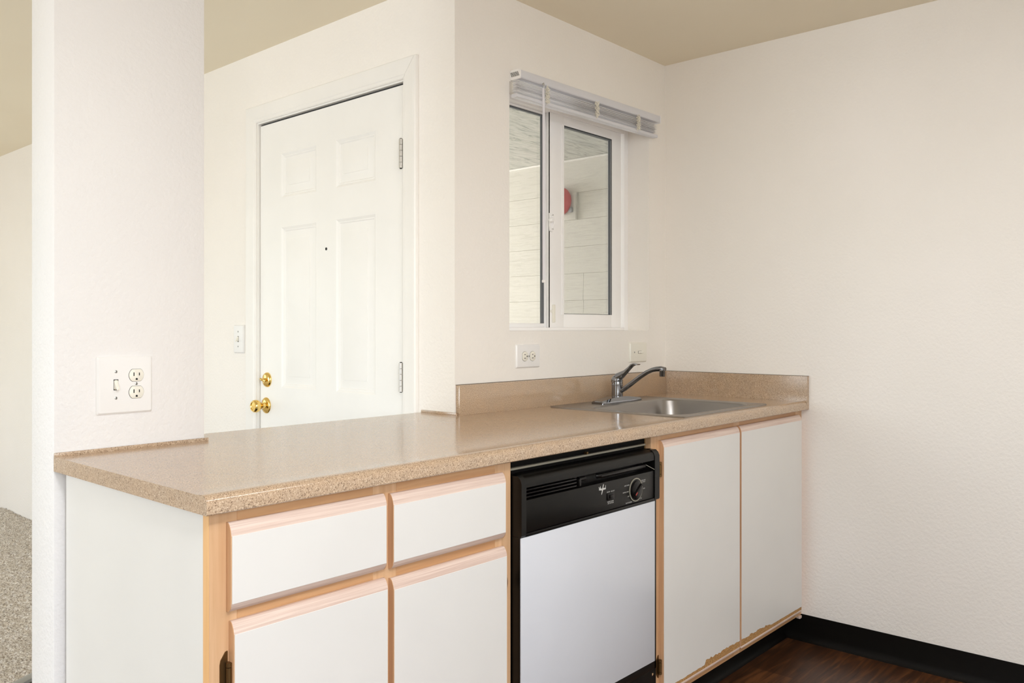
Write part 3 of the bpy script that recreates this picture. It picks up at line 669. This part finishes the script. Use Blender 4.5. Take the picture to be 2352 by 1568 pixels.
# ------------------------------------------------------------------ cabinets
def hinge(parent, x, zc, s, half=0.033):
    """antique brass surface hinge; s=+1 barrel to the right of frame leaf"""
    bm = B()
    lf_ = [(x, zc-half), (x, zc+half), (x-s*0.004, zc+half-0.001), (x-s*0.013, zc+half-0.014), (x-s*0.0145, zc+half-0.022), (x-s*0.0145, zc-half+0.022), (x-s*0.013, zc-half+0.014), (x-s*0.004, zc-half+0.001)]
    prism(bm, lf_, 'y', YF-0.0022, YF)
    for a, b in ((-0.022, -0.0145), (-0.0135, 0.0135), (0.0145, 0.022)): tube(bm, [(x, YF-0.0065, zc+a), (x, YF-0.0065, zc+b)], 0.0055, 12)
    return obj('hinge', bm, m_antique, parent, label='antique brass hinge')
def front(parent, name, x0, x1, z0, z1, top=0.0225, bot=None, ragged=None):
    """slab door or drawer front: oak core edge, white laminate face, bevelled oak finger-pull rail"""
    pz0 = z0 + (bot or 0.0); pz1 = z1 - top
    bm = B(); box(bm, x0, x1, YF-0.0145, YF-0.0008, pz0 if bot else z0, pz1, 0.0006, 1)
    d_ = obj(name, bm, m_side, parent)
    bm = B(); yb = YF-0.0125
    if ragged:
        n = 46; pts = [(x0+0.0006, pz1), (x1-0.0006, pz1)]
        for i in range(n+1):
            u = 1 - i/n; pts.append((x0+0.0006 + (x1-x0-0.0012)*u, pz0 + ragged(u)))
        prism(bm, pts, 'y', YD, yb)
    else: box(bm, x0+0.0004, x1-0.0004, YD, yb, pz0, pz1, 0.0006, 1)
    obj('panel', bm, m_lam, d_, label='white laminate panel')
    tp = [(YD+0.0006, pz1), (YD+0.0028, pz1+top*0.40), (YD+0.0058, pz1+top*0.72), (YD+0.0092, pz1+top*0.93), (YD+0.012, z1), (YF-0.0008, z1)]
    bt = [(YF-0.0008, z0), (YD+0.010, z0), (YD+0.005, z0+0.004), (YD+0.002, z0+0.010)] if bot else [(YF-0.0008, z0), (YD+0.0012, z0)]
    for xa, xb in ((x0-0.0014, x0+0.0002), (x1-0.0002, x1+0.0014)):
        bm = B(); prism(bm, [(y+0.0004, z) for y, z in bt + [(YD+0.0006, pz0+0.006)] + tp], 'x', xa, xb); obj('edge_band', bm, m_side, d_)
    def rail(za, zb, up):
        bm = B(); h = zb-za
        if up: pf = [(YF-0.0008, za), (YD+0.0006, za), (YD+0.0028, za+h*0.40), (YD+0.0058, za+h*0.72), (YD+0.0092, za+h*0.93), (YD+0.012, zb), (YF-0.0008, zb)]
        else: pf = [(YF-0.0008, zb), (YD+0.0008, zb), (YD+0.0030, zb-h*0.35), (YD+0.0075, zb-h*0.80), (YD+0.011, za), (YF-0.0008, za)]
        R = []
        for x, k in ((x0-0.0004, 0.0), (x1+0.0004, 0.0)): R.append([(x, y, z) for y, z in pf])
        loft(bm, R); return bm
    obj('top_rail', rail(pz1, z1, True), m_pull, d_, label='bevelled oak pull rail', ang=25)
    if bot:
        if ragged:
            bm = B(); box(bm, x0+0.0006, x1-0.0006, YD+0.0008, YF-0.002, z0+0.006, pz0+0.02); obj('exposed_core', bm, m_core, d_, label='bare particleboard where the laminate peeled')
            bm = B(); box(bm, x0, x1, YD+0.0002, YF-0.002, z0-0.002, z0+0.007, 0.002); obj('bottom_rail', bm, m_pull, d_)
        else: obj('bottom_rail', rail(z0, pz0, False), m_pull, d_, label='bevelled oak pull rail', ang=25)
    return d_
def toe(parent, x0, x1):
    bm = B(); yk = -0.552
    cv = [(yk+0.02, FK+0.1), (yk, FK+0.1), (yk-0.001, FK+0.03), (yk-0.004, FK+0.014), (yk-0.010, FK+0.004), (yk-0.017, FK), (yk+0.02, FK)]
    prism(bm, cv, 'x', x0, x1); return obj('toe_kick', bm, m_blackm, parent, label='black cove toe kick')

# drawer base at the peninsula end
cb = thing('base_cabinet', 'white and oak base cabinet with two drawers over two doors', 'cabinet', (-0.8, -0.3, FK))
XA, XB = -1.1943, -0.4184
bm = B(); box(bm, XA, XA+0.016, YF+0.0195, 0.0048, FK, ZU-0.0005); obj('end_panel', bm, m_lam, cb, label='white end panel')
bm = B(); box(bm, XB-0.016, XB, YF+0.0195, 0.0, 0.075, ZU-0.0005); box(bm, XB-0.016, XB, -0.53, 0.0, FK, 0.075); box(bm, XA+0.016, XB-0.016, YF+0.0195, 0.0, 0.075, 0.091); box(bm, XA+0.016, XB-0.016, -0.006, 0.0, 0.091, ZU-0.0005)
obj('carcass', bm, m_core, cb)
for x0, x1 in ((XA, -1.141), (-0.838, -0.776), (-0.474, XB)):
    bm = B(); box(bm, x0, x1, YF, YF+0.0195, 0.075, ZU-0.0005, 0.0008, 1); obj('stile', bm, m_stile, cb)
for x0, x1 in ((-1.141, -0.838), (-0.776, -0.474)):
    for z0, z1 in ((0.075, 0.115), (0.665, 0.722), (0.838, ZU-0.0005)):
        bm = B(); box(bm, x0, x1, YF+0.0003, YF+0.0195, z0, z1); obj('rail', bm, m_rail, cb)
bm = B(); box(bm, XA-0.0006, XA, YF+0.0005, YF+0.0192, FK+0.1, ZU-0.0008); obj('frame_edge', bm, m_edge, cb, label='yellowish raw edge of the face frame')
front(cb, 'drawer', -1.1612, -0.8165, 0.7040, 0.8592, bot=0.0148)
front(cb, 'drawer', -0.7975, -0.4545, 0.7018, 0.8562, bot=0.0145)
d1 = front(cb, 'cabinet_door', -1.1562, -0.8135, 0.105, 0.6862, top=0.021)
d2 = front(cb, 'cabinet_door', -0.7965, -0.4508, 0.105, 0.6812, top=0.0215)
hinge(d1, -1.1605, 0.594, 1, 0.041); hinge(d1, -1.1605, 0.2, 1); hinge(d2, -0.4455, 0.5905, -1, 0.026)
toe(cb, XA+0.002, XB)

# sink base
sb = thing('sink_cabinet', 'white and oak sink cabinet with two plain doors and peeling bottom edges', 'cabinet', (0.75, -0.3, FK))
SX0, SX1 = 0.2045, W-0.001
bm = B(); box(bm, SX0, SX0+0.016, YF+0.0195, 0.0, 0.075, ZU-0.0005); box(bm, SX1-0.016, SX1, YF+0.0195, 0.0, 0.075, ZU-0.0005); box(bm, SX0, SX0+0.016, -0.53, 0.0, FK, 0.075); box(bm, SX1-0.016, SX1, -0.53, 0.0, FK, 0.075); box(bm, SX0+0.016, SX1-0.016, YF+0.0195, 0.0, 0.075, 0.091); box(bm, SX0+0.016, SX1-0.016, -0.006, 0.0, 0.091, ZU-0.0005)
obj('carcass', bm, m_core, sb)
for x0, x1 in ((SX0, 0.262), (0.725, 0.768), (1.238, SX1)):
    bm = B(); box(bm, x0, x1, YF, YF+0.0195, 0.075, ZU-0.0005, 0.0008, 1); obj('stile', bm, m_stile, sb)
for x0, x1 in ((0.262, 0.725), (0.768, 1.238)):
    for z0, z1 in ((0.075, 0.115), (0.838, ZU-0.0005)):
        bm = B(); box(bm, x0, x1, YF+0.0003, YF+0.0195, z0, z1); obj('rail', bm, m_rail, sb)
rj = [random.random() for _ in range(80)]
def ragL(u): return 0.0015 + (0.010 + 0.007*rj[int(u*45)] if u > 0.52 else 0.003*rj[int(u*45)])*(1 if u < 0.9 else 0.8)
def ragR(u): return 0.0015 + (0.009*(1-u) + 0.007*rj[79-int(u*45)] if u < 0.45 else 0.0025*(1-u) + 0.001*rj[int(u*30)])
d1 = front(sb, 'cabinet_door', 0.2485, 0.7375, 0.1030, 0.8622, top=0.0205, bot=0.014, ragged=ragL)
d2 = front(sb, 'cabinet_door', 0.7510, 1.2565, 0.1010, 0.8628, top=0.0205, bot=0.016, ragged=ragR)
hinge(d1, 0.2440, 0.777, 1, 0.027); hinge(d1, 0.2440, 0.186, 1, 0.034)
bm = B(); box(bm, 1.268, 1.288, YF-0.006, YF+0.01, 0.064, 0.0745, 0.002); obj('shim', bm, m_pull, sb, label='small wood shim under the frame corner')
toe(sb, SX0, W-0.005)

# ------------------------------------------------------------------ dishwasher
dw = thing('dishwasher', 'built-in dishwasher with black control panel and pale grey white door', 'dishwasher', (-0.1, -0.3, FK))
DX0, DX1 = -0.4146, 0.2013
bm = B(); box(bm, DX0+0.002, DX1-0.004, -0.60, -0.03, FK+0.1, 0.838); box(bm, DX0-0.002, DX1+0.002, -0.598, -0.58, 0.838, ZU-0.002)
obj('tub', bm, m_sideblk, dw)
YC = -0.650
sxa, sxb, sza, szb = -0.397, 0.176, 0.784, 0.8145        # handle slot
bm = B()
top = [(-0.60, 0.8425), (-0.628, 0.8425), (-0.638, 0.8405), (-0.6455, 0.8355), (-0.6495, 0.828), (YC, 0.820), (YC, szb), (-0.60, szb)]
prism(bm, top, 'x', DX0+0.004, DX1-0.004)
for xa, xb in ((DX0, sxa), (sxb, DX1)):
    prism(bm, [(-0.615, 0.6975), (-0.648, 0.6975), (-0.6515, 0.701), (-0.6515, 0.826), (-0.647, 0.836), (-0.639, 0.8425), (-0.615, 0.8425)], 'x', xa, xb)
box(bm, sxa, sxb, YC+0.001, -0.61, 0.7055, sza, 0.0012); box(bm, sxa, sxb, YC-0.001, -0.61, 0.6975, 0.7045, 0.001)
box(bm, sxa, sxb, -0.618, -0.605, sza-0.002, szb+0.002)
cp = obj('control_panel', bm, m_black, dw)
bm = B()
for k in range(3): box(bm, sxa+0.004, -0.19, -0.645, -0.618, sza+0.004 + k*0.0085, sza+0.0075 + k*0.0085, 0.0008)
obj('vent', bm, m_black2, cp)
bm = B(); tube(bm, [(-0.178, -0.640, 0.805), (-0.150, -0.641, 0.8045)], 0.0062, 10); box(bm, -0.182, -0.172, -0.647, -0.62, 0.787, 0.806, 0.002); obj('latch', bm, m_black2, cp)
bm = B(); tube(bm, [(-0.088, -0.632, 0.801), (-0.08, -0.640, 0.801), (0.135, -0.640, 0.801), (0.15, -0.630, 0.801)], 0.0065, 10); obj('handle_grip', bm, m_black2, cp)
bm = B(); tube(bm, [(0.150, -0.622, 0.808), (0.1745, -0.651, 0.7875)], 0.0009, 6); obj('trim_line', bm, m_strip, cp, label='thin bright edge at the slot end')
# dial
dc = (0.0785, YC+0.001, 0.7425)
bm = B(); lathe(bm, [(0.0300, 0.0), (0.0300, 0.0022), (0.0330, 0.0022), (0.0330, 0.0)], dc, (0, -1, 0), 48)
dl = obj('dial', bm, m_strip, cp, label='cycle dial with silver ring')
bm = B(); lathe(bm, [(0.0298, 0.0), (0.0298, 0.0018), (0.0262, 0.0025), (0.0255, 0.0065), (0.0240, 0.0075), (0.001, 0.0076)], dc, (0, -1, 0), 40); obj('knob', bm, m_black2, dl)
bm = B(); a = math.radians(38); u = Vector((math.cos(a), 0, math.sin(a))); v = Vector((-math.sin(a), 0, math.cos(a)))
def bar(bm, s0, s1, w, y0, y1):
    c = Vector(dc); loft(bm, [[Vector((0, y, 0)) + Vector((c.x, 0, c.z)) + u*s + v*q for s, q in ((s0, -w), (s1, -w), (s1, w), (s0, w))] for y in (y0, y1)])
bar(bm, -0.021, 0.022, 0.0032, YC-0.0062, YC-0.0105); obj('pointer', bm, m_black, dl)
bm = B(); bar(bm, -0.0205, -0.009, 0.0013, YC-0.0103, YC-0.0109); obj('pointer_mark', bm, m_red, dl, label='red pointer mark')
bm = B(); box(bm, -0.0605, -0.0277, YC-0.0012, YC+0.002, 0.7325, 0.7515, 0.001); box(bm, -0.052, -0.036, YC-0.0045, YC, 0.737, 0.747, 0.0012); obj('rocker_switch', bm, m_black2, cp)
# lettering as thin raised print
def text_bm(bm, s, x, z, h, width, align='LEFT', y=YC+0.001-0.0004):
    cu = bpy.data.curves.new('lettering_src', 'FONT'); cu.body = s; cu.size = 1.0; cu.align_x = 'LEFT'
    o = bpy.data.objects.new('lettering_src', cu); COL.objects.link(o)
    dg = bpy.context.evaluated_depsgraph_get(); me = bpy.data.meshes.new_from_object(o.evaluated_get(dg))
    vs = [v.co.copy() for v in me.vertices]
    x0 = min(v.x for v in vs); x1 = max(v.x for v in vs); y0 = min(v.y for v in vs); y1 = max(v.y for v in vs)
    new = [bm.verts.new((x + (v.x-x0)/(x1-x0)*width, y, z + (v.y-y0)/(y1-y0)*h)) for v in vs]
    for p in me.polygons:
        try: bm.faces.new([new[i] for i in p.vertices])
        except ValueError: pass
    bpy.data.objects.remove(o); bpy.data.curves.remove(cu); bpy.data.meshes.remove(me)
hh = 0.0032
for s, x, z, w in (('AIR DRY', -0.0615, 0.7535, 0.0150), ('HEAT DRY', -0.0425, 0.7535, 0.0170), ('ENERGY SAVER', -0.0590, 0.7265, 0.0290), ('DRY OPTION', -0.0570, 0.7220, 0.0270),
                   ('LIGHT WASH', 0.0225, 0.7585, 0.0235), ('NORMAL WASH', 0.0145, 0.7405, 0.0285), ('OFF', 0.0385, 0.7270, 0.0075), ('PLATE WARMER', 0.0290, 0.7095, 0.0300),
                   ('RINSE AND', 0.1080, 0.7625, 0.0210), ('HOLD', 0.1115, 0.7580, 0.0160), ('RINSE', 0.1160, 0.7385, 0.0105), ('DRY', 0.1030, 0.7125, 0.0070)):
    bm = B(); text_bm(bm, s, x, z, hh, w); obj('lettering', bm, m_letter, cp, label='small pale cycle lettering', flip=False)
# script logo
def logo():
    bm = B(); ox, oz, sx, sz = -0.0990, 0.7625, 0.0325, 0.0125
    st = [[(0, .85), (.03, .95), (.05, .6), (.07, .2), (.10, .45), (.125, .75), (.14, .4), (.165, .15), (.20, .6), (.235, 1.0)],
          [(.23, 1.05), (.24, .6), (.245, .15), (.265, .42), (.29, .5), (.305, .35), (.315, .15)],
          [(.35, .5), (.35, .3), (.365, .15)], [(.35, .68), (.353, .72)],
          [(.40, .15), (.41, .5), (.435, .46), (.455, .5)],
          [(.44, -.1), (.50, .35), (.60, 1.1), (.66, 1.35), (.665, 1.1), (.60, .6), (.53, .15)],
          [(.62, .5), (.56, .1), (.47, -.45), (.40, -.8), (.385, -.55), (.47, -.05), (.60, .45), (.66, .5), (.67, .3), (.63, .15)],
          [(.72, .5), (.69, .35), (.70, .17), (.74, .15), (.765, .3), (.75, .48), (.72, .5)],
          [(.82, .5), (.79, .35), (.80, .17), (.84, .15), (.865, .3), (.85, .48), (.82, .5)],
          [(.90, .2), (.94, .6), (.97, 1.0), (.95, .5), (.955, .2), (.985, .18)]]
    for s in st:
        tube(bm, [(ox+sx*a, YC+0.0004, oz+sz*b) for a, b in s], 0.00055, 5)
    return obj('logo', bm, m_letter, cp, label='small silver script logo')
logo()
bm = B(); box(bm, DX0+0.001, 0.1805, -0.6490, -0.6455, 0.2285, 0.6955, 0.0012); obj('door_panel', bm, m_dwp, dw, label='pale grey white door panel')
bm = B(); box(bm, 0.1805, 0.1895, -0.6475, -0.61, 0.205, 0.6975, 0.001); box(bm, DX0, 0.1895, -0.6475, -0.61, 0.205, 0.2285, 0.001); box(bm, DX0, 0.1805, -0.6455, -0.602, 0.2285, 0.6970); box(bm, DX0, DX1-0.0005, -0.6400, -0.60, FK+0.1, 0.2035, 0.0015); box(bm, DX0, DX1-0.008, -0.57, -0.55, FK, FK+0.1)
obj('lower_panel', bm, m_black, dw, label='black lower access panel')
bm = B(); box(bm, -0.4165, 0.1815, -0.616, -0.603, 0.8535, 0.8590, 0.001); obj('mounting_strip', bm, m_strip, dw, label='grey metal strip above the control panel')
bm = B(); box(bm, -0.108, -0.101, -0.617, -0.606, 0.8590, 0.866, 0.001); obj('bracket', bm, m_antique, dw, label='small brass coloured bracket')
bm = B(); tube(bm, [(0.178, -0.636, 0.186), (0.199, -0.628, 0.189)], [0.006, 0.009], 10); obj('plug', bm, m_stile, dw)

# ------------------------------------------------------------------ light
t = thing('added_ceiling_light', 'added round white flush ceiling fixture, unseen behind the camera', 'ceiling light', (-1.7, -2.3, H-0.08))  # unseen fixture added to house the top light
bm = B(); lathe(bm, [(0.17, 0), (0.17, -0.02), (0.16, -0.025), (0.001, -0.025)], (-1.7, -2.3, H-0.0005)); obj('base', bm, m_trim, t)
bm = B(); lathe(bm, [(0.155, -0.025), (0.15, -0.05), (0.11, -0.072), (0.05, -0.082), (0.001, -0.084)], (-1.7, -2.3, H)); obj('shade', bm, m_vinyl, t)
t = thing('added_ceiling_light', 'added long flush fluorescent fixture on the kitchen ceiling, unseen out of frame', 'ceiling light', (-0.4, -1.9, H-0.06))  # unseen fixture added to carry the kitchen fill
bm = B(); box(bm, -0.98, 0.18, -2.05, -1.75, H-0.02, H-0.0005, 0.004); obj('base', bm, m_trim, t)
bm = B(); prism(bm, [(-2.04, H-0.02), (-2.03, H-0.06), (-1.77, H-0.06), (-1.76, H-0.02)], 'x', -0.96, 0.16); obj('diffuser', bm, m_vinyl, t)
def area(name, loc, rot, sx, sy, power, col=(1, 1, 1)):
    l = bpy.data.lights.new(name, 'AREA'); l.shape = 'RECTANGLE'; l.size = sx; l.size_y = sy; l.energy = power; l.color = col
    o = bpy.data.objects.new(name, l); o.location = loc; o.rotation_euler = rot; COL.objects.link(o); return o
R90 = PI/2
area('patio_window_daylight', (RX0-0.35, 1.8, 1.15), (0, -R90, 0), 2.2, 3.8, 102, (0.90, 0.958, 1.0))
area('added_hall_lamp', (-1.7, -2.3, H-0.095), (0, 0, 0), 0.3, 0.3, 29, (0.97, 0.975, 1.0))  # added top light: darkens under the counter lip, falls off to the right
area('dining_window_daylight', (-2.6, RY0-0.35, 1.55), (R90, 0, 0), 2.8, 1.4, 72, (0.90, 0.955, 1.0))
area('added_kitchen_lamp', (-0.4, -1.9, H-0.075), (0, 0, 0), 1.1, 0.26, 8, (1.0, 0.985, 0.97))  # added fill for the kitchen walls, source unseen
area('far_wall_fill', (-3.0, RY1+0.3, 1.4), (-R90, 0, 0), 2.6, 1.9, 11, (0.92, 1.0, 0.98))  # added fill from the far wall, no known window there
area('porch_daylight', (1.1, 5.4, 1.0), (-R90, 0, 0), 2.0, 2.0, 175, (1.0, 0.985, 0.985))
w = bpy.data.worlds.new('daylight_world'); S.world = w; w.use_nodes = True
nt = w.node_tree; bg = nt.nodes['Background']
sky = nt.nodes.new('ShaderNodeTexSky'); sky.sky_type = 'NISHITA'; sky.sun_disc = False; sky.sun_elevation = math.radians(45); sky.sun_rotation = math.radians(200)
nt.links.new(sky.outputs['Color'], bg.inputs['Color']); bg.inputs['Strength'].default_value = 0.25

# ------------------------------------------------------------------ camera
cam = bpy.data.cameras.new('camera'); cam.sensor_width = 36.0; cam.sensor_fit = 'HORIZONTAL'
cam.lens = 1924.4/2352*36.0; cam.shift_y = -28.17/2352.0; cam.clip_start = 0.02
co = bpy.data.objects.new('camera', cam); COL.objects.link(co); S.camera = co
co.location = (-1.9206, -1.9643, 1.1954); co.rotation_euler = (PI/2, 0, -0.8424)

S.view_settings.view_transform = 'Standard'; S.view_settings.look = 'None'; S.view_settings.gamma = 1.0
S.view_settings.use_curve_mapping = False; S.view_settings.exposure = 0.17
S.cycles.use_denoising = True
S.cycles.max_bounces = 12; S.cycles.diffuse_bounces = 8; S.cycles.glossy_bounces = 6; S.cycles.transparent_max_bounces = 12
S.cycles.sample_clamp_indirect = 6.0
